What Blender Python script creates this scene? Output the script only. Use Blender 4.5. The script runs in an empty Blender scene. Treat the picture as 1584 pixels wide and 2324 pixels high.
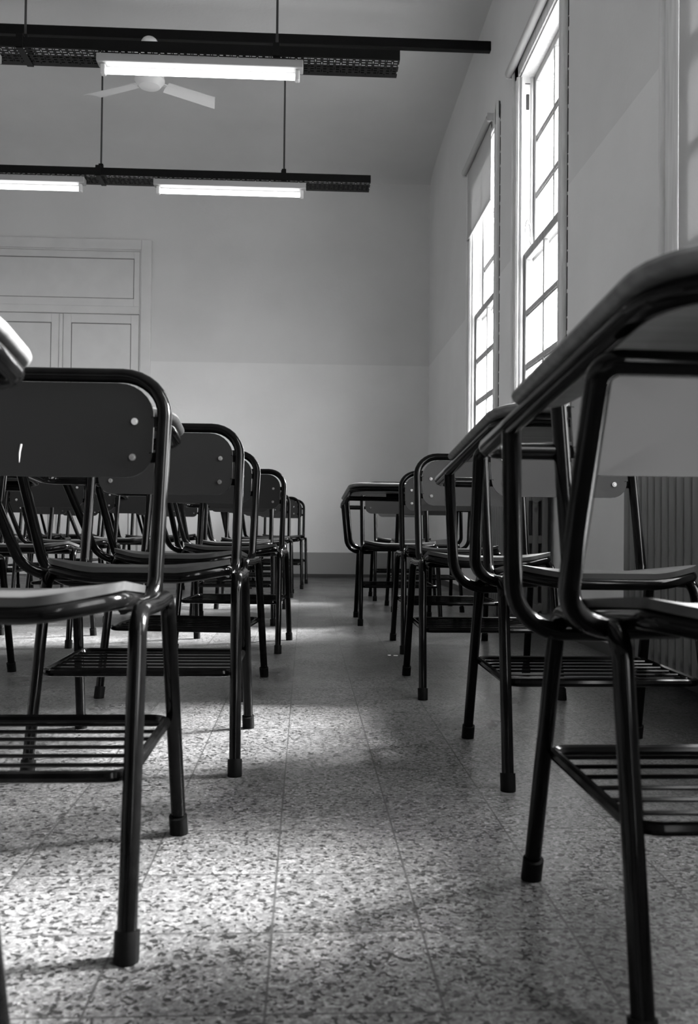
import bpy, bmesh, math, random
from mathutils import Vector, Matrix

random.seed(7)
PI = math.pi
scene = bpy.context.scene
C = bpy.data.collections.new('classroom')
scene.collection.children.link(C)

# ------------------------------------------------------------------ camera
CAM_H = 0.55
F_PX = 2033.0
yaw, pitch, roll = math.atan(98 / F_PX), math.atan(34 / F_PX), 0.010
fwd = Vector((math.sin(yaw) * math.cos(pitch), math.cos(yaw) * math.cos(pitch), math.sin(pitch)))
rt = Vector((math.cos(yaw), -math.sin(yaw), 0))
up = rt.cross(fwd)
rt2 = rt * math.cos(roll) + up * math.sin(roll)
up2 = up * math.cos(roll) - rt * math.sin(roll)
cd = bpy.data.cameras.new('camera')
cam = bpy.data.objects.new('camera', cd)
C.objects.link(cam)
M = Matrix(((rt2.x, up2.x, -fwd.x, 0), (rt2.y, up2.y, -fwd.y, 0), (rt2.z, up2.z, -fwd.z, CAM_H), (0, 0, 0, 1)))
cam.matrix_world = M
cd.sensor_fit = 'VERTICAL'
cd.sensor_height = 36.0
cd.sensor_width = 36.0 * 1584 / 2324
cd.lens = F_PX / 2324 * 36.0
cd.clip_start = 0.02
cd.dof.use_dof = True
cd.dof.focus_distance = 3.2
cd.dof.aperture_fstop = 7.0
scene.camera = cam

# ------------------------------------------------------------------ view and render settings
scene.view_settings.view_transform = 'Standard'
scene.view_settings.look = 'None'
scene.view_settings.gamma = 1
scene.view_settings.use_curve_mapping = False
scene.view_settings.exposure = 0.2
scene.render.engine = 'CYCLES'
scene.cycles.use_denoising = True
scene.cycles.max_bounces = 10
scene.cycles.diffuse_bounces = 5
scene.cycles.glossy_bounces = 4
scene.cycles.transparent_max_bounces = 12
scene.cycles.sample_clamp_indirect = 6.0
scene.cycles.caustics_reflective = False
scene.cycles.caustics_refractive = False

# ------------------------------------------------------------------ sky
SKY = 26.0
world = bpy.data.worlds.new('sky')
scene.world = world
world.use_nodes = True
wn = world.node_tree.nodes; wl = world.node_tree.links
wn.clear()
wo = wn.new('ShaderNodeOutputWorld'); wb = wn.new('ShaderNodeBackground')
wt = wn.new('ShaderNodeTexCoord'); ws = wn.new('ShaderNodeSeparateXYZ'); wr = wn.new('ShaderNodeValToRGB')
wm = wn.new('ShaderNodeMath'); wm.operation = 'MULTIPLY_ADD'; wm.inputs[1].default_value = 0.5; wm.inputs[2].default_value = 0.5
wl.new(wt.outputs['Generated'], ws.inputs[0]); wl.new(ws.outputs['Z'], wm.inputs[0]); wl.new(wm.outputs[0], wr.inputs[0])
wr.color_ramp.elements[0].position = 0.47; wr.color_ramp.elements[0].color = (0.22, 0.22, 0.22, 1)
wr.color_ramp.elements[1].position = 0.52; wr.color_ramp.elements[1].color = (1, 1, 1, 1)
wl.new(wr.outputs[0], wb.inputs[0]); wb.inputs[1].default_value = SKY
wl.new(wb.outputs[0], wo.inputs[0])

# hazy sun through the windows on the right
sd = bpy.data.lights.new('sun', 'SUN'); sd.energy = 92.0; sd.angle = math.radians(15)
sun = bpy.data.objects.new('sun', sd); C.objects.link(sun)
sun_dir = Vector((-1.0, -0.25, -0.625))
sun.rotation_euler = sun_dir.to_track_quat('-Z', 'Y').to_euler()
sun.location = (6, 5, 6)

# room dimensions
WX = 1.34          # right wall plane
FY = 9.8           # far wall plane
CZ = 4.34          # ceiling height
LX = -5.2
BY = -4.0
OPEN = [(6.33, 7.26), (4.69, 5.62), (2.19, 3.12), (1.04, 1.97), (-0.72, 0.21), (-3.2, -2.27)]  # last three are unseen, placed for the light they let in
SILL, HEAD = 0.82, 3.44
# window portals guide the sky light in
for i, (a, b) in enumerate(OPEN):
    pd = bpy.data.lights.new('sky_portal', 'AREA'); pd.shape = 'RECTANGLE'
    pd.size = b - a; pd.size_y = HEAD - SILL; pd.cycles.is_portal = True
    po = bpy.data.objects.new('sky_portal', pd); C.objects.link(po)
    po.location = (WX + 0.17, (a + b) / 2, (SILL + HEAD) / 2)
    po.rotation_euler = (PI / 2, 0, PI / 2)

# ------------------------------------------------------------------ materials
def mat(name, c, rough=0.5, metal=0.0, spec=0.5, coat=0.0):
    m = bpy.data.materials.new(name); m.use_nodes = True
    b = m.node_tree.nodes['Principled BSDF']
    b.inputs['Base Color'].default_value = (c, c, c, 1)
    b.inputs['Roughness'].default_value = rough
    b.inputs['Metallic'].default_value = metal
    b.inputs['Specular IOR Level'].default_value = spec
    b.inputs['Coat Weight'].default_value = coat
    b.inputs['Coat Roughness'].default_value = 0.12
    return m

def noisy(name, c1, c2, scale=8, rough=0.6, detail=4, spec=0.4, stretch=(1, 1, 1), lo=0.35, hi=0.65, bump=0.0, bscale=60):
    m = mat(name, c1, rough, spec=spec)
    n = m.node_tree.nodes; l = m.node_tree.links
    tc = n.new('ShaderNodeTexCoord'); mp = n.new('ShaderNodeMapping'); mp.inputs['Scale'].default_value = stretch
    t = n.new('ShaderNodeTexNoise'); t.inputs['Scale'].default_value = scale; t.inputs['Detail'].default_value = detail
    r = n.new('ShaderNodeValToRGB')
    r.color_ramp.elements[0].position = lo; r.color_ramp.elements[0].color = (c1, c1, c1, 1)
    r.color_ramp.elements[1].position = hi; r.color_ramp.elements[1].color = (c2, c2, c2, 1)
    l.new(tc.outputs['Object'], mp.inputs[0]); l.new(mp.outputs[0], t.inputs['Vector'])
    l.new(t.outputs['Fac'], r.inputs[0]); l.new(r.outputs[0], n['Principled BSDF'].inputs['Base Color'])
    if bump:
        t2 = n.new('ShaderNodeTexNoise'); t2.inputs['Scale'].default_value = bscale; t2.inputs['Detail'].default_value = 3
        bp = n.new('ShaderNodeBump'); bp.inputs['Strength'].default_value = bump; bp.inputs['Distance'].default_value = 0.01
        l.new(tc.outputs['Object'], t2.inputs['Vector']); l.new(t2.outputs['Fac'], bp.inputs['Height'])
        l.new(bp.outputs[0], n['Principled BSDF'].inputs['Normal'])
    return m

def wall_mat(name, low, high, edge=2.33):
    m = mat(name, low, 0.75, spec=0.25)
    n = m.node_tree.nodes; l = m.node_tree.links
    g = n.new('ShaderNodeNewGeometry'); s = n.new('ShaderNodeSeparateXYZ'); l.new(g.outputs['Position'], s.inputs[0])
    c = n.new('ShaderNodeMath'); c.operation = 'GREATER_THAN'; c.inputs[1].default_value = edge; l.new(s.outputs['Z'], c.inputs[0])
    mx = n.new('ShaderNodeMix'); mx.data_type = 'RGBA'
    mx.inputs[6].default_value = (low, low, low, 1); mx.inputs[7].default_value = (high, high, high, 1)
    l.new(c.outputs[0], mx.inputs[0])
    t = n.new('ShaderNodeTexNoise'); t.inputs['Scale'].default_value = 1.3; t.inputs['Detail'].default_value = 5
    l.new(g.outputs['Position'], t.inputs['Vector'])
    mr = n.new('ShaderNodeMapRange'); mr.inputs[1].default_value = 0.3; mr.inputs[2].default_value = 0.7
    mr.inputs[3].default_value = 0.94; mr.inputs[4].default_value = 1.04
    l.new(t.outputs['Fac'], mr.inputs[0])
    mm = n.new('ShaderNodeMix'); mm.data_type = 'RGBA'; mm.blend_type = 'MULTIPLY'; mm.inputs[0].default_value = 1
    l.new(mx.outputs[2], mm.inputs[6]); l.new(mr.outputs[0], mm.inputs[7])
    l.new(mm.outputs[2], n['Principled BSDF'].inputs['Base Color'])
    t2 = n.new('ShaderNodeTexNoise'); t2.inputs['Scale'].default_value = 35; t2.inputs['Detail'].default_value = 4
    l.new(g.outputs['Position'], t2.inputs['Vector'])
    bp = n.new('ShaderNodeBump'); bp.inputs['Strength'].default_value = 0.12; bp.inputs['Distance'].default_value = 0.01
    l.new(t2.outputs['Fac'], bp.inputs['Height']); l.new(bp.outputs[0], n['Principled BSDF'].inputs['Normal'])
    return m

def floor_mat():
    m = mat('terrazzo', 0.4, 0.3, spec=0.22)
    n = m.node_tree.nodes; l = m.node_tree.links; B = n['Principled BSDF']
    g = n.new('ShaderNodeNewGeometry')
    nd = n.new('ShaderNodeTexNoise'); nd.inputs['Scale'].default_value = 60; nd.inputs['Detail'].default_value = 3
    l.new(g.outputs['Position'], nd.inputs['Vector'])
    va = n.new('ShaderNodeVectorMath'); va.operation = 'SCALE'; va.inputs['Scale'].default_value = 0.014
    l.new(nd.outputs['Color'], va.inputs[0])
    vb = n.new('ShaderNodeVectorMath'); vb.operation = 'ADD'
    l.new(g.outputs['Position'], vb.inputs[0]); l.new(va.outputs[0], vb.inputs[1])
    v = n.new('ShaderNodeTexVoronoi'); v.inputs['Scale'].default_value = 178; v.inputs['Randomness'].default_value = 1
    l.new(vb.outputs[0], v.inputs['Vector'])
    sp = n.new('ShaderNodeSeparateColor'); l.new(v.outputs['Color'], sp.inputs[0])
    r = n.new('ShaderNodeValToRGB'); r.color_ramp.interpolation = 'LINEAR'
    e = r.color_ramp.elements
    e[0].position = 0.0; e[0].color = (0.07, 0.07, 0.07, 1)
    e[1].position = 1.0; e[1].color = (0.66, 0.66, 0.66, 1)
    for p, c in ((0.17, 0.08), (0.23, 0.27), (0.5, 0.38), (0.8, 0.46)):
        x = e.new(p); x.color = (c, c, c, 1)
    l.new(sp.outputs[0], r.inputs[0])
    # fine dark flecks
    v2 = n.new('ShaderNodeTexVoronoi'); v2.inputs['Scale'].default_value = 330
    l.new(vb.outputs[0], v2.inputs['Vector'])
    s2 = n.new('ShaderNodeSeparateColor'); l.new(v2.outputs['Color'], s2.inputs[0])
    r2 = n.new('ShaderNodeMapRange'); r2.inputs[1].default_value = 0.0; r2.inputs[2].default_value = 1
    r2.inputs[3].default_value = 0.62; r2.inputs[4].default_value = 1.25
    l.new(s2.outputs[1], r2.inputs[0])
    m1 = n.new('ShaderNodeMix'); m1.data_type = 'RGBA'; m1.blend_type = 'MULTIPLY'; m1.inputs[0].default_value = 1
    l.new(r.outputs[0], m1.inputs[6]); l.new(r2.outputs[0], m1.inputs[7])
    # wear stains
    t = n.new('ShaderNodeTexNoise'); t.inputs['Scale'].default_value = 2.6; t.inputs['Detail'].default_value = 6
    l.new(g.outputs['Position'], t.inputs['Vector'])
    r3 = n.new('ShaderNodeMapRange'); r3.inputs[1].default_value = 0.3; r3.inputs[2].default_value = 0.7
    r3.inputs[3].default_value = 0.195; r3.inputs[4].default_value = 0.30
    l.new(t.outputs['Fac'], r3.inputs[0])
    m2 = n.new('ShaderNodeMix'); m2.data_type = 'RGBA'; m2.blend_type = 'MULTIPLY'; m2.inputs[0].default_value = 1
    l.new(m1.outputs[2], m2.inputs[6]); l.new(r3.outputs[0], m2.inputs[7])
    # joints
    s = n.new('ShaderNodeSeparateXYZ'); l.new(g.outputs['Position'], s.inputs[0])
    T = 0.2043
    outs = []; cells = []
    for ax, off in (('X', -0.040), ('Y', 1.021)):
        a = n.new('ShaderNodeMath'); a.operation = 'SUBTRACT'; a.inputs[1].default_value = off; l.new(s.outputs[ax], a.inputs[0])
        d = n.new('ShaderNodeMath'); d.operation = 'DIVIDE'; d.inputs[1].default_value = T; l.new(a.outputs[0], d.inputs[0])
        rd = n.new('ShaderNodeMath'); rd.operation = 'ROUND'; l.new(d.outputs[0], rd.inputs[0])
        df = n.new('ShaderNodeMath'); df.operation = 'SUBTRACT'; l.new(d.outputs[0], df.inputs[0]); l.new(rd.outputs[0], df.inputs[1])
        ab = n.new('ShaderNodeMath'); ab.operation = 'ABSOLUTE'; l.new(df.outputs[0], ab.inputs[0])
        lt = n.new('ShaderNodeMath'); lt.operation = 'LESS_THAN'; lt.inputs[1].default_value = 0.0085; l.new(ab.outputs[0], lt.inputs[0])
        fl = n.new('ShaderNodeMath'); fl.operation = 'FLOOR'; l.new(d.outputs[0], fl.inputs[0])
        outs.append(lt); cells.append(fl)
    mxm = n.new('ShaderNodeMath'); mxm.operation = 'MAXIMUM'; l.new(outs[0].outputs[0], mxm.inputs[0]); l.new(outs[1].outputs[0], mxm.inputs[1])
    cb = n.new('ShaderNodeCombineXYZ'); l.new(cells[0].outputs[0], cb.inputs[0]); l.new(cells[1].outputs[0], cb.inputs[1])
    wn_ = n.new('ShaderNodeTexWhiteNoise'); wn_.noise_dimensions = '2D'; l.new(cb.outputs[0], wn_.inputs['Vector'])
    r4 = n.new('ShaderNodeMapRange'); r4.inputs[3].default_value = 0.86; r4.inputs[4].default_value = 1.12
    l.new(wn_.outputs['Value'], r4.inputs[0])
    m3 = n.new('ShaderNodeMix'); m3.data_type = 'RGBA'; m3.blend_type = 'MULTIPLY'; m3.inputs[0].default_value = 1
    l.new(m2.outputs[2], m3.inputs[6]); l.new(r4.outputs[0], m3.inputs[7])
    mj = n.new('ShaderNodeMath'); mj.operation = 'MULTIPLY'; mj.inputs[1].default_value = 0.85; l.new(mxm.outputs[0], mj.inputs[0])
    m4 = n.new('ShaderNodeMix'); m4.data_type = 'RGBA'
    l.new(mj.outputs[0], m4.inputs[0]); l.new(m3.outputs[2], m4.inputs[6]); m4.inputs[7].default_value = (0.03, 0.03, 0.03, 1)
    l.new(m4.outputs[2], B.inputs['Base Color'])
    rr = n.new('ShaderNodeMapRange'); rr.inputs[1].default_value = 0.3; rr.inputs[2].default_value = 0.7
    rr.inputs[3].default_value = 0.26; rr.inputs[4].default_value = 0.44
    l.new(t.outputs['Fac'], rr.inputs[0]); l.new(rr.outputs[0], B.inputs['Roughness'])
    bp = n.new('ShaderNodeBump'); bp.inputs['Strength'].default_value = 0.25; bp.inputs['Distance'].default_value = 0.002
    iv = n.new('ShaderNodeMath'); iv.operation = 'SUBTRACT'; iv.inputs[0].default_value = 1; l.new(mxm.outputs[0], iv.inputs[1])
    l.new(iv.outputs[0], bp.inputs['Height']); l.new(bp.outputs[0], B.inputs['Normal'])
    return m

def glass_mat():
    m = bpy.data.materials.new('window_glass'); m.use_nodes = True
    n = m.node_tree.nodes; l = m.node_tree.links; n.clear()
    o = n.new('ShaderNodeOutputMaterial'); mx = n.new('ShaderNodeMixShader')
    t = n.new('ShaderNodeBsdfTransparent'); t.inputs[0].default_value = (0.93, 0.93, 0.93, 1)
    g = n.new('ShaderNodeBsdfGlossy'); g.inputs['Roughness'].default_value = 0.03
    lw = n.new('ShaderNodeLayerWeight')
    pw = n.new('ShaderNodeMath'); pw.operation = 'POWER'; pw.inputs[1].default_value = 6
    ml = n.new('ShaderNodeMath'); ml.operation = 'MULTIPLY_ADD'; ml.inputs[1].default_value = 0.6; ml.inputs[2].default_value = 0.04
    l.new(lw.outputs['Facing'], pw.inputs[0]); l.new(pw.outputs[0], ml.inputs[0])
    l.new(ml.outputs[0], mx.inputs[0]); l.new(t.outputs[0], mx.inputs[1]); l.new(g.outputs[0], mx.inputs[2])
    l.new(mx.outputs[0], o.inputs[0])
    return m

def emit_mat(name, s):
    m = bpy.data.materials.new(name); m.use_nodes = True
    n = m.node_tree.nodes; l = m.node_tree.links; n.clear()
    o = n.new('ShaderNodeOutputMaterial'); e = n.new('ShaderNodeEmission'); e.inputs[1].default_value = s
    l.new(e.outputs[0], o.inputs[0])
    return m

MT = {}
MT['metal'] = noisy('black_enamelled_steel', 0.0015, 0.003, 25, 0.12, spec=0.12)
MT['rubber'] = mat('black_rubber', 0.003, 0.5, spec=0.08)
MT['panel'] = mat('grey_laminate', 0.015, 0.28, spec=0.19)
MT['ply'] = noisy('plywood', 0.10, 0.15, 6, 0.4, stretch=(1, 14, 14))
MT['seat'] = noisy('seat_plywood', 0.022, 0.035, 6, 0.34, stretch=(1, 12, 12), spec=0.22)
MT['bolt'] = mat('bright_steel', 0.85, 0.22, metal=1)
MT['wall'] = wall_mat('wall_paint', 0.77, 0.69)
MT['backwall'] = wall_mat('dark_unseen_wall', 0.12, 0.3)  # unseen wall, coloured dark to cut fill light from behind the camera
MT['ceil'] = wall_mat('ceiling_paint', 0.66, 0.66)
MT['plinth'] = mat('plinth_paint', 0.30, 0.6)
MT['skirt'] = mat('skirting_tile', 0.05, 0.4)
MT['floor'] = floor_mat()
MT['white'] = noisy('white_window_paint', 0.62, 0.76, 14, 0.4, stretch=(3, 3, 0.3))
MT['sash'] = noisy('darkened_sash_paint', 0.30, 0.42, 14, 0.5, stretch=(3, 3, 0.3))  # window paint darkened to hold back glare on the bars
MT['door'] = noisy('door_paint', 0.66, 0.70, 5, 0.45)
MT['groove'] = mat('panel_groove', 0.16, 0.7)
MT['glass'] = glass_mat()
MT['tube'] = emit_mat('lit_fluorescent_tube', 7.0)
MT['lampwhite'] = mat('white_lamp_enamel', 0.33, 0.4)
MT['holder'] = mat('translucent_lampholder', 0.65, 0.3)
MT['tray'] = mat('black_tray_steel', 0.003, 0.45, spec=0.15)
MT['rod'] = mat('dark_rod_steel', 0.03, 0.4)
MT['fan'] = mat('white_fan_enamel', 0.75, 0.3)
MT['blind'] = noisy('grey_blind_fabric', 0.50, 0.53, 300, 0.8)
_bn = MT['blind'].node_tree
_tr = _bn.nodes.new('ShaderNodeBsdfTranslucent'); _tr.inputs[0].default_value = (0.5, 0.5, 0.5, 1)
_mx = _bn.nodes.new('ShaderNodeMixShader'); _mx.inputs[0].default_value = 0.12
_bn.links.new(_bn.nodes['Principled BSDF'].outputs[0], _mx.inputs[1]); _bn.links.new(_tr.outputs[0], _mx.inputs[2])
_bn.links.new(_mx.outputs[0], _bn.nodes['Material Output'].inputs[0])
MT['rad'] = noisy('radiator_paint', 0.035, 0.17, 9, 0.42, detail=6, stretch=(1, 1, 0.6), lo=0.36, hi=0.44)
MT['dark'] = mat('dark_gap', 0.01, 0.8)
MT['chalk'] = mat('chalk_white', 0.8, 0.9)
MT['paper'] = mat('white_paper', 0.8, 0.8)

# ------------------------------------------------------------------ mesh helpers
def link(name, bm, m, parent=None, smooth=False, label=None):
    me = bpy.data.meshes.new(name)
    bmesh.ops.recalc_face_normals(bm, faces=bm.faces)
    bm.to_mesh(me); bm.free()
    if m is not None: me.materials.append(m)
    if smooth:
        for p in me.polygons: p.use_smooth = True
        try: me.set_sharp_from_angle(angle=math.radians(40))
        except Exception: pass
    o = bpy.data.objects.new(name, me); C.objects.link(o)
    if parent is not None: o.parent = parent
    if label: o['label'] = label
    return o

def empty(name, loc=(0, 0, 0), rz=0.0):
    o = bpy.data.objects.new(name, None); C.objects.link(o)
    o.location = loc; o.rotation_euler = (0, 0, rz); o.empty_display_size = 0.05
    return o

def tag(o, label, cat, group=None):
    o['label'] = label; o['category'] = cat
    if group: o['group'] = group
    return o

def struct(o, label=None):
    o['kind'] = 'structure'
    if label: o['label'] = label
    return o

def box(bm, x0, x1, y0, y1, z0, z1, bev=0.0, seg=2):
    vs = [bm.verts.new((x, y, z)) for x in (x0, x1) for y in (y0, y1) for z in (z0, z1)]
    F = [(0, 1, 3, 2), (4, 6, 7, 5), (0, 4, 5, 1), (2, 3, 7, 6), (0, 2, 6, 4), (1, 5, 7, 3)]
    fs = [bm.faces.new([vs[i] for i in f]) for f in F]
    if bev > 0:
        es = list({e for f in fs for e in f.edges})
        bmesh.ops.bevel(bm, geom=es, offset=bev, segments=seg, affect='EDGES', profile=0.5)
    return bm

def fillet(pts, rads, n=6, closed=False):
    pts = [Vector(p) for p in pts]
    N = len(pts); out = []
    for i, p in enumerate(pts):
        r = rads[i] if isinstance(rads, (list, tuple)) else rads
        if (not closed and (i == 0 or i == N - 1)) or r <= 0:
            out.append(p); continue
        a = pts[i - 1] - p; b = pts[(i + 1) % N] - p
        la, lb = a.length, b.length
        a.normalize(); b.normalize()
        ang = a.angle(b)
        if ang > PI - 0.02:
            out.append(p); continue
        t = min(r / math.tan(ang / 2), la * 0.49, lb * 0.49)
        rr = t * math.tan(ang / 2)
        c = p + (a + b).normalized() * (rr / math.sin(ang / 2))
        v0 = (p + a * t) - c; v1 = (p + b * t) - c
        th = v0.angle(v1)
        for k in range(n + 1):
            s = k / n
            out.append(c + (v0 * math.sin((1 - s) * th) + v1 * math.sin(s * th)) / math.sin(th))
    return out

def tube(bm, pts, r, sides=12, closed=False, cap=True):
    pts = [Vector(p) for p in pts]
    N = len(pts)
    tang = []
    for i in range(N):
        if closed: d = pts[(i + 1) % N] - pts[i - 1]
        elif i == 0: d = pts[1] - pts[0]
        elif i == N - 1: d = pts[-1] - pts[-2]
        else: d = (pts[i + 1] - pts[i]).normalized() + (pts[i] - pts[i - 1]).normalized()
        tang.append(d.normalized())
    ref = Vector((0, 0, 1)) if abs(tang[0].z) < 0.9 else Vector((1, 0, 0))
    u = tang[0].cross(ref).normalized()
    rings = []
    for i in range(N):
        if i > 0:
            q = tang[i - 1].rotation_difference(tang[i]); u = q @ u
        u = (u - tang[i] * u.dot(tang[i])).normalized()
        w = tang[i].cross(u)
        rings.append([bm.verts.new(pts[i] + (u * math.cos(2 * PI * k / sides) + w * math.sin(2 * PI * k / sides)) * r) for k in range(sides)])
    M_ = N if closed else N - 1
    for i in range(M_):
        A, B = rings[i], rings[(i + 1) % N]
        off = 0
        if closed and i == N - 1:
            off = min(range(sides), key=lambda o_: (A[0].co - B[o_].co).length)
        for k in range(sides):
            bm.faces.new((A[k], A[(k + 1) % sides], B[(k + 1 + off) % sides], B[(k + off) % sides]))
    if cap and not closed:
        bm.faces.new(rings[0][::-1]); bm.faces.new(rings[-1])
    return bm

def cyl(bm, p0, p1, r, sides=16):
    return tube(bm, [p0, p1], r, sides)

def outline(pts, rads, n=6):
    return [(p.x, p.y) for p in fillet([(x, y, 0) for x, y in pts], rads, n, closed=True)]

# ------------------------------------------------------------------ the room shell
b = bmesh.new(); box(b, LX - 0.2, WX + 0.3, BY - 0.2, FY + 0.2, -0.12, 0)
struct(link('floor', b, MT['floor']), 'speckled terrazzo tile floor with thin dark joints')
b = bmesh.new(); box(b, LX - 0.2, WX + 0.3, BY - 0.2, FY + 0.2, CZ + 0.12, CZ + 0.24)
# shallow cove running down to the top of the far wall
for k in range(8):
    a0, a1 = k / 8 * PI / 2, (k + 1) / 8 * PI / 2
    y0, z0 = FY - 0.9 + 0.9 * math.sin(a0), CZ + 0.12 * math.cos(a0)
    y1, z1 = FY - 0.9 + 0.9 * math.sin(a1), CZ + 0.12 * math.cos(a1)
    v = [b.verts.new(p) for p in ((LX, y0, z0), (WX, y0, z0), (WX, y1, z1), (LX, y1, z1))]
    b.faces.new(v)
bmesh.ops.remove_doubles(b, verts=b.verts, dist=1e-5)
struct(link('ceiling', b, MT['ceil'], smooth=True), 'plain grey plaster ceiling with a shallow cove')
b = bmesh.new(); box(b, LX - 0.2, WX + 0.3, FY, FY + 0.2, 0, CZ + 0.12)
struct(link('wall_far', b, MT['wall']), 'far plaster wall in two greys meeting at a level line')
b = bmesh.new(); box(b, LX - 0.2, LX, BY, FY, 0, CZ + 0.12)
struct(link('wall_left', b, MT['wall']))  # unseen wall, invented for the light it returns
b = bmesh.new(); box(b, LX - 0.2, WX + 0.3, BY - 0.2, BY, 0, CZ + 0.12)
struct(link('wall_back', b, MT['backwall']))  # unseen wall behind the camera, added to shape the fill light
b = bmesh.new()
WT = 0.15
ys = sorted(OPEN)
prev = BY
for (a, c) in ys:
    box(b, WX, WX + WT, prev, a, 0, CZ + 0.12)
    box(b, WX, WX + WT, a, c, 0, SILL)
    box(b, WX, WX + WT, a, c, HEAD, CZ + 0.12)
    prev = c
box(b, WX, WX + WT, prev, FY, 0, CZ + 0.12)
struct(link('wall_right', b, MT['wall']), 'window wall in two greys with tall sash windows')
b = bmesh.new(); box(b, LX, -3.66, FY - 0.018, FY, 0, 0.27, 0.004); box(b, -1.66, WX, FY - 0.018, FY, 0, 0.27, 0.004)
struct(link('baseboard_far', b, MT['plinth']), 'painted plinth band along the foot of the far wall')
b = bmesh.new(); box(b, -1.66, WX, FY - 0.028, FY - 0.018, 0, 0.035)
struct(link('trim_1', b, MT['skirt']), 'thin dark skirting strip at the far wall')
b = bmesh.new(); box(b, WX - 0.012, WX, BY, FY - 0.03, 0, 0.05)
struct(link('baseboard_right', b, MT['skirt']), 'low dark skirting under the windows')

# ------------------------------------------------------------------ windows
XI = WX + 0.028      # inner (lower) sash plane
XO = WX + 0.085      # outer (upper) sash plane
def sash(name, parent, x, y0, y1, z0, z1, rows, rail_b=0.05, rail_t=0.045):
    st = 0.05
    b = bmesh.new(); t = 0.036
    box(b, x, x + t, y0, y0 + st, z0, z1, 0.004); box(b, x, x + t, y1 - st, y1, z0, z1, 0.004)
    box(b, x, x + t, y0 + st, y1 - st, z0, z0 + rail_b, 0.004); box(b, x, x + t, y0 + st, y1 - st, z1 - rail_t, z1, 0.004)
    zz0, zz1 = z0 + rail_b, z1 - rail_t
    ym = (y0 + y1) / 2
    box(b, x + 0.004, x + t - 0.004, ym - 0.013, ym + 0.013, zz0, zz1, 0.004)
    for k in range(1, rows):
        z = zz0 + (zz1 - zz0) * k / rows
        box(b, x + 0.003, x + t - 0.003, y0 + st, y1 - st, z - 0.013, z + 0.013, 0.004)
        for s in (-1, 1):   # narrow glazing bead under and over each bar
            box(b, x + 0.008, x + t - 0.008, y0 + st, y1 - st, z + s * 0.019 - 0.004, z + s * 0.019 + 0.004)
    o = link(name, b, MT['sash'], parent)
    g = bmesh.new()
    g_x = x + t / 2
    v = [g.verts.new(p) for p in ((g_x, y0 + st, zz0), (g_x, y1 - st, zz0), (g_x, y1 - st, zz1), (g_x, y0 + st, zz1))]
    g.faces.new(v)
    link('glass_pane', g, MT['glass'], o)
    return o

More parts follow.
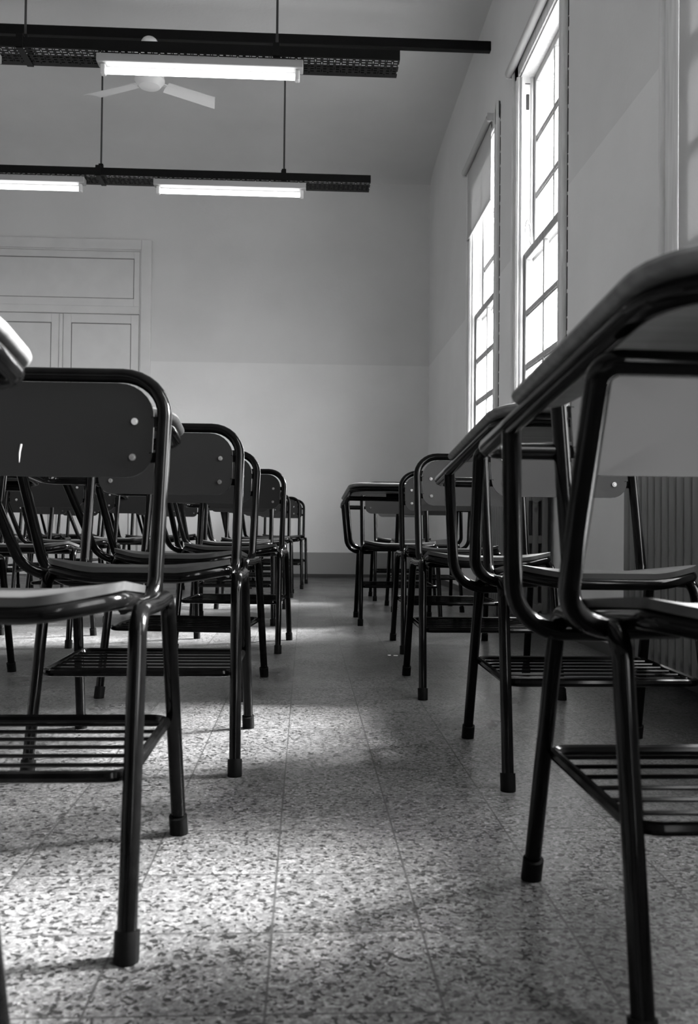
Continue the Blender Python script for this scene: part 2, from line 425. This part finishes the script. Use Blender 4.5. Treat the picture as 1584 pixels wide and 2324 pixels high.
for i, (a, c) in enumerate(OPEN):
    root = empty('window_%d' % (i + 1), (0, 0, 0)); struct(root, [
        'far tall white sash window with a half lowered grey blind',
        'tall white sash window with its blind rolled up, nearer of the two bright ones',
        'window with a grey blind down, only its casing showing beside the raised desk top',
        'unseen sash window added for its light', 'unseen sash window added for its light', 'unseen sash window added for its light'][i])  # the out-of-view windows are added only to light the room
    b = bmesh.new()
    # casing on the room face: flat board with a rounded outer bead
    cw = 0.18 if i == 2 else 0.125
    for (p, q) in ((a - cw, a), (c, c + cw)):
        box(b, WX - 0.014, WX + 0.0, p, q, SILL - 0.05, HEAD + cw, 0.004)
    box(b, WX - 0.014, WX, a - cw, c + cw, HEAD, HEAD + cw, 0.004)
    for yy in (a - cw + 0.018, c + cw - 0.018):
        tube(b, [(WX - 0.014, yy, SILL - 0.05), (WX - 0.014, yy, HEAD + cw)], 0.017, 10)
    for yy in (a - 0.018, c + 0.018):
        tube(b, [(WX - 0.013, yy, SILL), (WX - 0.013, yy, HEAD)], 0.008, 8)
    link('casing', b, MT['white'], root, smooth=True)
    b = bmesh.new()
    jt = 0.012
    box(b, WX, WX + WT, a, a + jt, SILL, HEAD); box(b, WX, WX + WT, c - jt, c, SILL, HEAD)
    box(b, WX, WX + WT, a + jt, c - jt, HEAD - jt, HEAD)
    for yy0, yy1 in ((a + jt, a + jt + 0.012), (c - jt - 0.012, c - jt)):   # parting beads
        box(b, WX + 0.066, WX + 0.08, yy0, yy1, SILL, HEAD, 0.002)
        box(b, WX + 0.004, WX + 0.022, yy0, yy1, SILL, HEAD, 0.003)
    link('jamb', b, MT['white'], root)
    b = bmesh.new(); box(b, WX - 0.06, WX + WT + 0.04, a - 0.08, c + 0.08, SILL - 0.04, SILL, 0.006)
    link('sill', b, MT['white'], root)
    sash('upper_sash', root, XO, a + jt, c - jt, 2.245, HEAD - jt, 3)
    sash('lower_sash', root, XI, a + jt, c - jt, SILL, 2.30, 4, rail_b=0.07, rail_t=0.055)
    if i < 3:
        # ragged plaster gap along the outer edge of the near casing
        b = bmesh.new(); z = SILL; rnd = random.Random(i + 3)
        while z < HEAD + 0.05:
            h = rnd.uniform(0.05, 0.16); w = rnd.choice([0.002, 0.003, 0.004, 0.006])
            box(b, WX - 0.0025, WX + 0.001, a - cw - 0.004 - w, a - cw - 0.0005, z, z + h * 0.85); z += h
        link('plaster_crack', b, MT['dark'], root)
    if i == 1:
        b = bmesh.new()
        box(b, WX + 0.035, WX + 0.055, c - jt - 0.0035, c - jt, 3.22, 3.32, 0.003)
        box(b, WX + 0.028, WX + 0.06, c - jt - 0.002, c - jt, 3.385, 3.39)
        link('sash_pulley', b, MT['dark'], root)
        b = bmesh.new()
        pts = []
        for k in range(15):
            th = PI * k / 14
            pts.append((WX + 0.02 - 0.012 * math.sin(th), c - 0.16 + 0.085 * math.cos(th), 2.30 + 0.16 * math.sin(th)))
        tube(b, pts, 0.0022, 6)
        pts = [(p[0] + 0.008, p[1] + 0.012, 2.30 + (p[2] - 2.30) * 0.85) for p in pts]
        tube(b, pts, 0.0018, 6)
        link('cord', b, MT['rod'], root, smooth=True)
    if i in (0, 1):
        b = bmesh.new(); tube(b, fillet([(WX + 0.03, c - 0.20, 2.30), (WX + 0.012, c - 0.20, 2.345), (WX + 0.0, c - 0.20, 2.32)], 0.012), 0.007, 8)
        link('catch', b, MT['white'], root, smooth=True)

# roller blinds
def blind(a, c, drop, label, rz=3.52, rr=0.024):
    root = empty('roller_blind', (WX - 0.045, (a + c) / 2, rz))
    tag(root, label, 'blind', 'roller blinds over the sash windows')
    w = (c - a) / 2
    b = bmesh.new(); cyl(b, (0, -w, 0), (0, w, 0), rr, 20); link('roller', b, MT['blind'], root, smooth=True)
    for s in (-1, 1):
        b = bmesh.new()
        box(b, -0.02, 0.045, s * (w + 0.006) - 0.004, s * (w + 0.006) + 0.004, -0.03, 0.03, 0.003)
        link('bracket', b, MT['white'], root)
    if drop > 0:
        b = bmesh.new(); box(b, rr - 0.003, rr - 0.0015, -w + 0.045, w - 0.02, -drop, 0)
        link('fabric', b, MT['blind'], root)
        b = bmesh.new(); tube(b, [(rr - 0.002, -w + 0.045, -drop), (rr - 0.002, w - 0.02, -drop)], 0.006, 8)
        link('hem_bar', b, MT['blind'], root, smooth=True)
    return root
blind(6.37, 7.40, 0.58, 'grey roller blind pulled part way down the far window')
blind(4.56, 5.75, 0.0, 'rolled up blind tube above the nearer bright window, end at the casing top', rr=0.027)
blind(2.18, 3.137, 2.30, 'long grey blind lowered over the window at the photo edge')

# ------------------------------------------------------------------ double door on the far wall
DX0, DX1 = -3.62, -1.70
droot = empty('door_1', (0, 0, 0)); struct(droot, 'painted double door with panelled transom in the far wall')
DT = 3.67 - 0.03
b = bmesh.new()
y = FY
box(b, DX1 - 0.11, DX1, y - 0.045, y, 0, DT, 0.006); box(b, DX0, DX0 + 0.11, y - 0.045, y, 0, DT, 0.006)
box(b, DX0 + 0.11, DX1 - 0.11, y - 0.045, y, DT - 0.11, DT, 0.006)
box(b, DX1 - 0.125, DX1 - 0.11, y - 0.03, y, 0, DT - 0.11, 0.003)
box(b, DX0 + 0.11, DX0 + 0.125, y - 0.03, y, 0, DT - 0.11, 0.003)
box(b, DX0 + 0.125, DX1 - 0.125, y - 0.03, y, DT - 0.125, DT - 0.11, 0.003)
link('casing', b, MT['door'], droot)
b = bmesh.new(); TB = 2.83
box(b, DX0 + 0.125, DX1 - 0.125, y - 0.04, y, TB, TB + 0.085, 0.006)
link('transom_bar', b, MT['door'], droot)
def panel_leaf(name, x0, x1, z0, z1, panels):
    b = bmesh.new()
    box(b, x0, x1, y - 0.010, y, z0, z1)
    # frame members raised around sunk panels
    xs = [x0, x1]; edges = []
    zz = z0
    fr = 0.016
    ps = panels
    box(b, x0, ps[0][0], y - fr - 0.006, y - 0.009, z0, z1, 0.003)
    box(b, ps[0][1], x1, y - fr - 0.006, y - 0.009, z0, z1, 0.003)
    lv = sorted(ps, key=lambda p: p[2])
    cur = z0
    for p in lv:
        box(b, p[0], p[1], y - fr - 0.006, y - 0.009, cur, p[2], 0.003); cur = p[3]
    box(b, ps[0][0], ps[0][1], y - fr - 0.006, y - 0.009, cur, z1, 0.003)
    o = link(name, b, MT['door'], droot)
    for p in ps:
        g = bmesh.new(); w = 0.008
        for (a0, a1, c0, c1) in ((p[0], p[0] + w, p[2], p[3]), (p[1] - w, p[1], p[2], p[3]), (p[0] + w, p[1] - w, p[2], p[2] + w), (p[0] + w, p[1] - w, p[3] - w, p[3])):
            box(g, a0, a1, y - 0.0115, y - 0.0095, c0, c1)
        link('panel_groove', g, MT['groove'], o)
    return o
ix0, ix1 = DX0 + 0.128, DX1 - 0.128
panel_leaf('transom_panel', ix0, ix1, TB + 0.087, DT - 0.127, [(ix0 + 0.09, ix1 - 0.06, TB + 0.17, DT - 0.20)])
xm = (ix0 + ix1) / 2
for (x0, x1) in ((ix0, xm - 0.02), (xm + 0.02, ix1)):
    pl = (x0 + 0.085, x1 - 0.085)
    panel_leaf('door_leaf', x0 + 0.002, x1 - 0.002, 0.01, TB - 0.004,
               [(pl[0], pl[1], 2.22, TB - 0.10), (pl[0], pl[1], 1.30, 2.16), (pl[0], pl[1], 0.25, 1.15)])
b = bmesh.new(); box(b, xm - 0.018, xm + 0.018, y - 0.034, y, 0.01, TB - 0.008, 0.004)
link('meeting_strip', b, MT['door'], droot)

# ------------------------------------------------------------------ tie beam, light trays, lamps, fan
b = bmesh.new(); TY = 6.55
box(b, LX, WX, TY, TY + 0.05, 4.105, 4.178, 0.005)
tb = struct(link('beam', b, MT['tray']), 'black steel tie beam crossing under the ceiling to the window wall')

def tray(Y, z, x0, x1, rods, label):
    root = empty('cable_tray', (0, Y, z)); tag(root, label, 'cable tray', 'perforated trays carrying the lamps')
    W = 0.215
    # perforated plate: grid of strips with slots left out
    xs = [x0]; kinds = []
    while xs[-1] < x1 - 0.05:
        for w, k in ((0.006, 's'), (0.021, 'h'), (0.006, 's'), (0.006, 'v'), (0.0, None)):
            if k: xs.append(xs[-1] + w); kinds.append(k)
    x1 = xs[-1]
    yv = [0.0, 0.012]; yk = ['s']
    r = 0
    while yv[-1] < W - 0.03:
        yv.append(yv[-1] + 0.013); yk.append('h')
        yv.append(yv[-1] + 0.016); yk.append('v')
    yv.append(W); yk.append('s')
    b = bmesh.new()
    V = {}
    def vt(i, j):
        if (i, j) not in V: V[(i, j)] = b.verts.new((xs[i], yv[j], 0))
        return V[(i, j)]
    col = -1
    for i, k in enumerate(kinds):
        if k == 'h': col += 1
        for j, kk in enumerate(yk):
            if k == 'h' and kk == 'h': continue
            if k == 'v' and kk in 'hv' and (j // 2 + 2 * col) % 3 == 1: continue
            b.faces.new((vt(i, j), vt(i + 1, j), vt(i + 1, j + 1), vt(i, j + 1)))
    geo = bmesh.ops.extrude_face_region(b, geom=list(b.faces))
    for v in geo['geom']:
        if isinstance(v, bmesh.types.BMVert): v.co.z += 0.002
    link('perforated_plate', b, MT['tray'], root)
    b = bmesh.new(); box(b, x0, x1, -0.002, 0.0, 0.0, 0.06); box(b, x0, x1, 0.0, 0.014, 0.058, 0.06)
    link('front_flange', b, MT['tray'], root)
    b = bmesh.new(); box(b, x0, x1, W, W + 0.002, 0.0, 0.06); box(b, x0, x1, W - 0.014, W, 0.058, 0.06)
    link('rear_flange', b, MT['tray'], root)
    for rx in rods:
        b = bmesh.new(); cyl(b, (rx, W / 2, 0.095), (rx, W / 2, CZ + 0.12 - z), 0.0075, 8)
        link('rod', b, MT['rod'], root, smooth=True)
        b = bmesh.new()
        box(b, rx - 0.02, rx + 0.02, -0.006, -0.002, -0.006, 0.075); box(b, rx - 0.02, rx + 0.02, W + 0.002, W + 0.006, -0.006, 0.075)
        box(b, rx - 0.02, rx + 0.02, -0.006, W + 0.006, -0.006, -0.002); box(b, rx - 0.02, rx + 0.02, -0.006, W + 0.006, 0.075, 0.079)
        box(b, rx - 0.018, rx + 0.018, W / 2 - 0.018, W / 2 + 0.018, 0.079, 0.13, 0.003)
        link('hanger_strap', b, MT['tray'], root)
    return root
T1, TZ1, T2, TZ2 = 5.35, 3.375, 7.25, 3.362
tray(T1, TZ1, -3.4, 0.55, (-3.24, -1.725, -0.207), 'nearer black perforated tray hung on rods, carrying the large bright lamp')
tray(T2, TZ2, -3.4, 0.545, (-3.24, -1.70, -0.21), 'farther black perforated tray hung on rods in front of the far wall')

def lamp(x0, Y, z, L, label):
    root = empty('fluorescent_lamp', (x0, Y, z)); tag(root, label, 'lamp', 'fluorescent batten lamps under the trays')
    b = bmesh.new(); box(b, 0, L, -0.045, 0.045, -0.05, 0, 0.006); link('housing', b, MT['lampwhite'], root)
    for s in (0, 1):
        x = 0.02 if s == 0 else L - 0.05
        b = bmesh.new(); box(b, x, x + 0.03, -0.022, 0.022, -0.115, -0.051, 0.008); link('lampholder', b, MT['holder'], root)
    b = bmesh.new(); cyl(b, (0.052, 0, -0.088), (L - 0.052, 0, -0.088), 0.019, 16); link('lamp_tube', b, MT['tube'], root, smooth=True)
    return root
lamp(-1.28, T1 + 0.06, TZ1 - 0.007, 1.235, 'lit fluorescent batten under the nearer tray, biggest in view')
lamp(-3.095, T1 + 0.06, TZ1 - 0.007, 1.235, 'fluorescent batten on the nearer tray with only its end in view')
lamp(-1.262, T2 + 0.06, TZ2 - 0.007, 1.235, 'lit fluorescent batten under the farther tray, above blank wall beside the door')
lamp(-3.05, T2 + 0.06, TZ2 - 0.007, 1.235, 'lit fluorescent batten on the farther tray, directly above the double door')

FX, FYY, FZ = -1.175, 6.565, 3.80
fan = empty('ceiling_fan', (FX, FYY, FZ)); tag(fan, 'white three-blade ceiling fan hanging from the black beam behind the lamp', 'fan')
b = bmesh.new()
for k, (r0, z0, r1, z1) in enumerate(((0.02, -0.055, 0.075, -0.045), (0.075, -0.045, 0.11, 0.0), (0.11, 0.0, 0.10, 0.045), (0.10, 0.045, 0.03, 0.07))):
    n_ = 24
    A = [b.verts.new((r0 * math.cos(2 * PI * i / n_), r0 * math.sin(2 * PI * i / n_), z0)) for i in range(n_)]
    B_ = [b.verts.new((r1 * math.cos(2 * PI * i / n_), r1 * math.sin(2 * PI * i / n_), z1)) for i in range(n_)]
    for i in range(n_): b.faces.new((A[i], A[(i + 1) % n_], B_[(i + 1) % n_], B_[i]))
    if k == 0: b.faces.new(A[::-1])
bmesh.ops.remove_doubles(b, verts=b.verts, dist=1e-5)
link('motor', b, MT['fan'], fan, smooth=True)
b = bmesh.new(); cyl(b, (0, 0, 0.06), (0, 0, 0.26), 0.013, 12); link('down_rod', b, MT['fan'], fan, smooth=True)
b = bmesh.new()
bmesh.ops.create_uvsphere(b, u_segments=20, v_segments=10, radius=0.062, matrix=Matrix.Translation((0, -0.02, 0.262)) @ Matrix.Diagonal((1, 1, 0.8, 1)))
link('canopy', b, MT['fan'], fan, smooth=True)
for ang in (33, 153, 273):
    b = bmesh.new()
    L0, L1, w0, w1 = 0.13, 0.53, 0.055, 0.062
    N_ = 10
    rows_ = []
    for i in range(N_ + 1):
        s = i / N_; r = L0 + (L1 - L0) * s; w = w0 + (w1 - w0) * s
        rowv = []
        for q in (-1, -0.5, 0, 0.5, 1):
            sk = 0.03 * q * (s ** 6)
            rowv.append(b.verts.new((r + sk, q * w, 0.010 * (1 - q * q) - 0.012 * q)))
        rows_.append(rowv)
    for i in range(N_):
        for k in range(4): b.faces.new((rows_[i][k], rows_[i][k + 1], rows_[i + 1][k + 1], rows_[i + 1][k]))
    geo = bmesh.ops.extrude_face_region(b, geom=list(b.faces))
    for v in geo['geom']:
        if isinstance(v, bmesh.types.BMVert): v.co.z -= 0.003
    bl = link('blade', b, MT['fan'], fan, smooth=True); bl.rotation_euler = (0, 0, math.radians(ang)); bl.location = (0, 0, -0.012)
    b = bmesh.new(); box(b, 0.08, 0.20, -0.02, 0.02, 0.008, 0.014, 0.002); link('blade_arm', b, MT['fan'], bl)

# ------------------------------------------------------------------ radiators
def radiator(y0, n_, label):
    root = empty('radiator', (WX - 0.17, y0, 0)); tag(root, label, 'radiator', 'cast iron radiators under the windows')
    b = bmesh.new()
    H0, H1 = 0.09, 0.76
    for x in (0.0, 0.052, 0.104):
        box(b, x, x + 0.034, -0.024, 0.024, H0, H1, 0.009, 3)
    for z in (H0 + 0.015, 0.47, H1 - 0.06):
        box(b, 0.004, 0.134, -0.020, 0.020, z, z + 0.045, 0.008, 2)
    for z in (H0 + 0.03, H1 - 0.045):
        cyl(b, (0.069, -0.03, z), (0.069, 0.03, z), 0.024, 12)
    sec = link('section', b, MT['rad'], root, smooth=True)
    for k in range(1, n_):
        s = sec.copy(); C.objects.link(s); s.parent = root; s.location = (0, 0.0585 * k, 0)
    for k in (1, n_ - 2):
        b = bmesh.new(); box(b, 0.03, 0.11, 0.0585 * k - 0.02, 0.0585 * k + 0.02, 0.0, 0.095, 0.006)
        link('foot', b, MT['rad'], root)
    b = bmesh.new()
    tube(b, fillet([(0.069, 0.0585 * n_ - 0.02, H0 + 0.03), (0.069, 0.0585 * n_ + 0.06, H0 + 0.03), (0.069, 0.0585 * n_ + 0.06, 0.0)], 0.03), 0.014, 10)
    link('pipe', b, MT['rad'], root, smooth=True)
radiator(4.80, 16, 'column radiator with slotted end under the windows, farther from the camera')
radiator(2.06, 21, 'long ribbed radiator with flaking paint at the photo edge')

# ------------------------------------------------------------------ tablet-arm chair
R = 0.0129
def zt(yy): return 0.683 - 0.166 * yy      # line of the tilted writing board frame

def make_chair(board=True):
    root = empty('tablet_arm_chair')
    m = MT['metal']
    # seat board
    pts = outline([(-0.205, -0.185), (-0.12, -0.232), (0.12, -0.232), (0.205, -0.185), (0.178, 0.165), (-0.178, 0.165)],
                  [0.035, 0.12, 0.12, 0.035, 0.05, 0.05], 5)
    def seat_z(x, yy): return 0.462 + 0.014 * (x / 0.2) ** 2 - 0.028 * (yy + 0.2) / 0.37 - (0.010 * max(0, (-yy - 0.17) / 0.06) ** 1.5)
    b = bmesh.new()
    cx, cy = 0.0, -0.03
    rings = []
    K = 5
    for s in range(K, 0, -1):
        rings.append([(cx + (x - cx) * s / K, cy + (yy - cy) * s / K) for x, yy in pts])
    T_ = [[b.verts.new((x, yy, seat_z(x, yy))) for x, yy in r_] for r_ in rings]
    Bt = [[b.verts.new((x, yy, seat_z(x, yy) - 0.012)) for x, yy in r_] for r_ in rings]
    n_ = len(pts)
    for L_ in (T_, Bt):
        for i in range(K - 1):
            for k in range(n_): b.faces.new((L_[i][k], L_[i][(k + 1) % n_], L_[i + 1][(k + 1) % n_], L_[i + 1][k]))
        c = b.verts.new((cx, cy, seat_z(cx, cy) - (0 if L_ is T_ else 0.012)))
        for k in range(n_): b.faces.new((L_[-1][k], L_[-1][(k + 1) % n_], c))
    for k in range(n_): b.faces.new((T_[0][k], T_[0][(k + 1) % n_], Bt[0][(k + 1) % n_], Bt[0][k]))
    link('seat', b, MT['seat'], root, smooth=True)
    # rim tube under the seat
    b = bmesh.new()
    pr = outline([(-0.198, -0.176), (-0.12, -0.224), (0.12, -0.224), (0.198, -0.176), (0.172, 0.14), (-0.172, 0.14)],
                 [0.04, 0.12, 0.12, 0.04, 0.05, 0.05], 5)
    tube(b, [(x, yy, seat_z(x, yy) - 0.012 - R * 0.95) for x, yy in pr], R, 12, closed=True)
    link('seat_frame', b, m, root, smooth=True)
    # legs: each is half of the side hoop, with a rubber foot
    for sx in (-1, 1):
        for sy in (-1, 1):
            b = bmesh.new()
            x = sx * 0.216; yf = sy * 0.235; yt = -0.135 if sy < 0 else 0.125
            p = fillet([(sx * 0.225, yf, 0.012), (x, yt, 0.432), (x, 0.0, 0.428)], [0, 0.045, 0], 7)
            tube(b, p, R, 12)
            lg = link('leg', b, m, root, smooth=True)
            b = bmesh.new()
            d = (Vector((x, yt, 0.432)) - Vector((sx * 0.225, yf, 0.012))).normalized()
            p0 = Vector((sx * 0.225, yf, 0.0))
            tube(b, [p0, p0 + Vector((0, 0, 0.004)), p0 + d * 0.034, p0 + d * 0.036], 0.0162, 14)
            link('rubber_foot', b, MT['rubber'], lg, smooth=True)
    # bent back hoop
    HB = 0.195
    b = bmesh.new()
    def bp(x, z): return (x, 0.135 + (z - 0.44) * 0.235, z)
    P = [(-0.165, 0.02, 0.424), (-HB, 0.12, 0.424), bp(-HB, 0.815), bp(HB, 0.815), (HB, 0.12, 0.424), (0.165, 0.02, 0.424)]
    tube(b, fillet(P, [0, 0.05, 0.078, 0.078, 0.05, 0], 8), R, 14)
    for sx in (-1, 1):
        for z in (0.667, 0.731):
            q = bp(sx * (HB - 0.015), z)
            box(b, q[0] - 0.008, q[0] + 0.008, q[1] - 0.004, q[1] + 0.004, z - 0.009, z + 0.009)
    link('back_frame', b, m, root, smooth=True)
    # back panel, slightly hollowed
    b = bmesh.new()
    po = outline([(-0.177, 0.632), (0.177, 0.632), (0.177, 0.801), (-0.177, 0.801)], [0.042, 0.042, 0.066, 0.066], 7)
    def py(x, z): return bp(0, z)[1] + 0.006 * (1 - (x / 0.177) ** 2) - 0.002
    K = 6; rings = []
    for s in range(K, 0, -1):
        rings.append([(x * s / K, 0.715 + (z - 0.715) * s / K) for x, z in po])
    A_ = [[b.verts.new((x, py(x, z) - 0.004, z)) for x, z in r_] for r_ in rings]
    B2 = [[b.verts.new((x, py(x, z) + 0.004, z)) for x, z in r_] for r_ in rings]
    n_ = len(po)
    for L_ in (A_, B2):
        for i in range(K - 1):
            for k in range(n_): b.faces.new((L_[i][k], L_[i][(k + 1) % n_], L_[i + 1][(k + 1) % n_], L_[i + 1][k]))
        dd = -0.004 if L_ is A_ else 0.004
        c = b.verts.new((0, py(0, 0.715) + dd, 0.715))
        for k in range(n_): b.faces.new((L_[-1][k], L_[-1][(k + 1) % n_], c))
    for k in range(n_): b.faces.new((A_[0][k], A_[0][(k + 1) % n_], B2[0][(k + 1) % n_], B2[0][k]))
    bk = link('backrest', b, MT['panel'], root, smooth=True)
    for sx in (-1, 1):
        for z in (0.667, 0.731):
            b = bmesh.new(); x = sx * 0.144; yy = py(x, z)
            tube(b, [(x, yy + 0.007, z), (x, yy - 0.0055, z), (x, yy - 0.0075, z)], 0.0062, 12)
            tube(b, [(x, yy - 0.0070, z), (x, yy - 0.0105, z)], 0.0035, 10)
            link('bolt', b, MT['bolt'], bk, smooth=True)
    if board: add_board(root, m, HB)
    add_basket(root, m)
    return root

def add_board(root, m, HB):
    bo = outline([(-0.300, -0.458), (0.110, -0.458), (0.110, -0.255), (-0.215, -0.225), (-0.262, -0.045), (-0.330, -0.04)],
                 [0.075, 0.08, 0.05, 0.10, 0.035, 0.035], 7)
    b = bmesh.new()
    prof = [(-0.004, 0.012), (0.002, 0.016), (0.004, 0.021), (0.002, 0.026), (-0.004, 0.029)]
    def inset(pl, d):
        out = []
        N_ = len(pl)
        for i in range(N_):
            a = Vector(pl[i - 1]); c = Vector(pl[(i + 1) % N_]); t = (c - a).normalized()
            nn = Vector((t.y, -t.x)); out.append((pl[i][0] + nn.x * d, pl[i][1] + nn.y * d))
        return out
    ringv = []
    for d, h in prof:
        ringv.append([b.verts.new((x, yy, zt(yy) + h)) for x, yy in inset(bo, d)])
    n_ = len(bo)
    for i in range(len(prof) - 1):
        for k in range(n_): b.faces.new((ringv[i][k], ringv[i][(k + 1) % n_], ringv[i + 1][(k + 1) % n_], ringv[i + 1][k]))
    b.faces.new(ringv[0][::-1]); b.faces.new(ringv[-1])
    wb = link('writing_board', b, MT['ply'], root, smooth=True)
    for (bx, by) in ((-0.22, -0.225), (-0.235, -0.375), (0.03, -0.40), (0.03, -0.30)):
        b = bmesh.new(); cyl(b, (bx, by, zt(by) + 0.013), (bx, by, zt(by) + 0.007), 0.008, 12)
        link('bolt', b, MT['bolt'], wb, smooth=True)
    # tube that frames the board and runs back as the arm rail
    b = bmesh.new()
    P = [(-HB - 0.005, 0.192, 0.668), (-0.318, 0.185, 0.668), (-0.320, -0.02, zt(-0.02) - 0.002), (-0.288, -0.440, zt(-0.440) - 0.002), (0.096, -0.440, zt(-0.440) - 0.002), (0.096, -0.268, zt(-0.268) - 0.002), (-0.09, -0.262, zt(-0.262) - 0.002)]
    tube(b, fillet(P, [0, 0.05, 0.2, 0.07, 0.07, 0.045, 0], 8), R, 12)
    link('board_frame', b, m, root, smooth=True)
    # the two bent uprights that carry the board
    b = bmesh.new()
    P = [(-0.13, -0.09, 0.430), (-0.276, -0.105, 0.430), (-0.312, -0.345, zt(-0.345) - 0.034), (0.05, -0.345, zt(-0.345) - 0.038)]
    tube(b, fillet(P, [0, 0.085, 0.018, 0], 9), R, 12)
    link('board_support', b, m, root, smooth=True)
    b = bmesh.new()
    P = [(-0.13, 0.105, 0.402), (-0.285, 0.11, 0.402), (-0.318, -0.01, zt(-0.01) - 0.006)]
    tube(b, fillet(P, [0, 0.085, 0], 9), R, 12)
    link('board_support', b, m, root, smooth=True)

def add_basket(root, m):
    b = bmesh.new()
    zb = 0.215
    tube(b, fillet([(-0.212, -0.175, zb), (0.212, -0.175, zb), (0.212, 0.180, zb), (-0.212, 0.180, zb)], 0.03, 5, closed=True), 0.0085, 8, closed=True)
    bs = link('book_basket', b, m, root, smooth=True)
    for k in range(6):
        yy = -0.175 + 0.355 * (k + 1) / 7
        b = bmesh.new(); tube(b, [(-0.212, yy, zb + 0.002), (0.212, yy, zb + 0.002)], 0.0032, 6)
        link('wire', b, m, bs, smooth=True)

def copy_tree(o, parent=None):
    c = o.copy(); C.objects.link(c)
    if parent is not None: c.parent = parent
    for ch in list(o.children):
        copy_tree(ch, c)
    return c

LR = 'tablet-arm chairs in the row left of the aisle'
RR_ = 'tablet-arm chairs in the row along the windows'
ML = 'tablet-arm chairs in the second row from the aisle, door side'
FL = 'tablet-arm chairs farthest toward the door side'
CH = [
    # x, y, rot(deg), label, group
    (-0.4915, 0.60, 0, 'black tablet-arm chair cut by the photo edge, only one dark leg showing', LR),
    (-0.445, 1.385, 0, 'black tablet-arm chair with a white scratch on its wide dark backrest', LR),
    (-0.375, 2.225, 0, 'black tablet-arm chair directly behind the scratched one, left of the aisle', LR),
    (-0.397, 3.09, -7, 'black tablet-arm chair third in line left of the aisle, behind two bigger backrests', LR),
    (-0.318, 4.14, -5, 'black tablet-arm chair fourth in line left of the aisle, legs standing out into it', LR),
    (-0.40, 5.21, 0, 'black tablet-arm chair fifth in line left of the aisle, mostly hidden', LR),
    (-0.36, 6.20, 0, 'black tablet-arm chair sixth in line left of the aisle, mostly hidden', LR),
    (-0.33, 7.15, 0, 'black tablet-arm chair seventh in line left of the aisle, mostly hidden', LR),
    (-0.255, 8.12, 0, 'small far tablet-arm chair, last but one before the blank wall at the aisle', LR),
    (-0.215, 8.90, 0, 'small far tablet-arm chair, last before the blank wall at the aisle end', LR),
    (-1.31, 3.16, 0, 'black tablet-arm chair nearest in the second row, cut by the photo edge', ML),
    (-1.27, 4.27, 0, 'black tablet-arm chair second in the second row, seen under the scratched backrest', ML),
    (-1.34, 5.33, 0, 'black tablet-arm chair third in the second row, seen between chair tubes', ML),
    (-1.28, 6.40, -4, 'black tablet-arm chair fourth in the second row, behind the others', ML),
    (-1.25, 7.45, 3, 'black tablet-arm chair fifth in the second row, near the far wall', ML),
    (-1.22, 8.50, 0, 'black tablet-arm chair last in the second row, by the far wall', ML),
    (-2.25, 6.55, 0, 'distant tablet-arm chair nearest in the row toward the double door', FL),
    (-2.20, 7.55, 4, 'distant tablet-arm chair in the middle of the row toward the double door', FL),
    (-2.18, 8.55, -3, 'distant tablet-arm chair closest to the double door', FL),
    (0.585, 1.166, 0, 'huge dark tablet-arm chair closest to the camera by the windows, raised writing board', RR_),
    (0.655, 2.105, 0, 'black tablet-arm chair second in the window row, light back panel with round bolts', RR_),
    (0.605, 3.095, 0, 'black chair without writing board, third in the window row, larger hoop', 'chairs without writing boards in the window row', 1),
    (0.655, 4.12, 0, 'black chair without writing board, fourth in the window row, smaller hoop', 'chairs without writing boards in the window row', 1),
    (0.535, 5.225, 0, 'black tablet-arm chair jutting into the aisle with its writing board seen edge on', RR_),
    (0.80, 6.05, 180, 'black tablet-arm chair behind the one jutting into the aisle, window side', RR_),
    (0.745, 6.90, 0, 'far black chair last in the window row, seen through other legs', RR_, 1),
]
proto = make_chair()
plain = None
for i, (x, yy, a, lab, grp, *bare) in enumerate(CH):
    if bare:
        if plain is None:
            plain = make_chair(False); plain.name = 'tubular_chair'; o = plain
        else: o = copy_tree(plain)
    else:
        o = proto if i == 0 else copy_tree(proto)
    o.location = (x, yy, 0); o.rotation_euler = (0, 0, math.radians(a))
    tag(o, lab, 'chair', grp)
    if i == 1:
        bkp = [c for c in o.children if c.name.split('.')[0] == 'backrest'][0]
        b = bmesh.new()
        px = -0.050; z1, z0 = 0.688, 0.655
        yb = 0.135 + (0.67 - 0.44) * 0.235 + 0.006 * (1 - (px / 0.177) ** 2) - 0.002 - 0.0042
        tube(b, [(px + 0.001, yb + 0.0036, z1), (px - 0.0005, yb + 0.001, 0.672), (px + 0.0005, yb - 0.003, z0)], 0.0018, 6)
        link('scratch', b, MT['chalk'], bkp, label='white scratch')

# paper scraps on the aisle floor
for k, (x, yy, a, L_) in enumerate(((0.365, 3.85, 0.2, 0.012), (0.392, 3.84, -0.1, 0.018))):
    b = bmesh.new(); box(b, -L_ / 2, L_ / 2, -0.006, 0.006, 0.0, 0.0015)
    o = link('paper_scrap', b, MT['paper']); o.location = (x, yy, 0.0); o.rotation_euler = (0, 0, a)
    tag(o, ['tiny white paper scrap on the aisle floor, shorter one', 'tiny white paper scrap on the aisle floor, longer one'][k], 'paper', 'paper scraps on the floor')
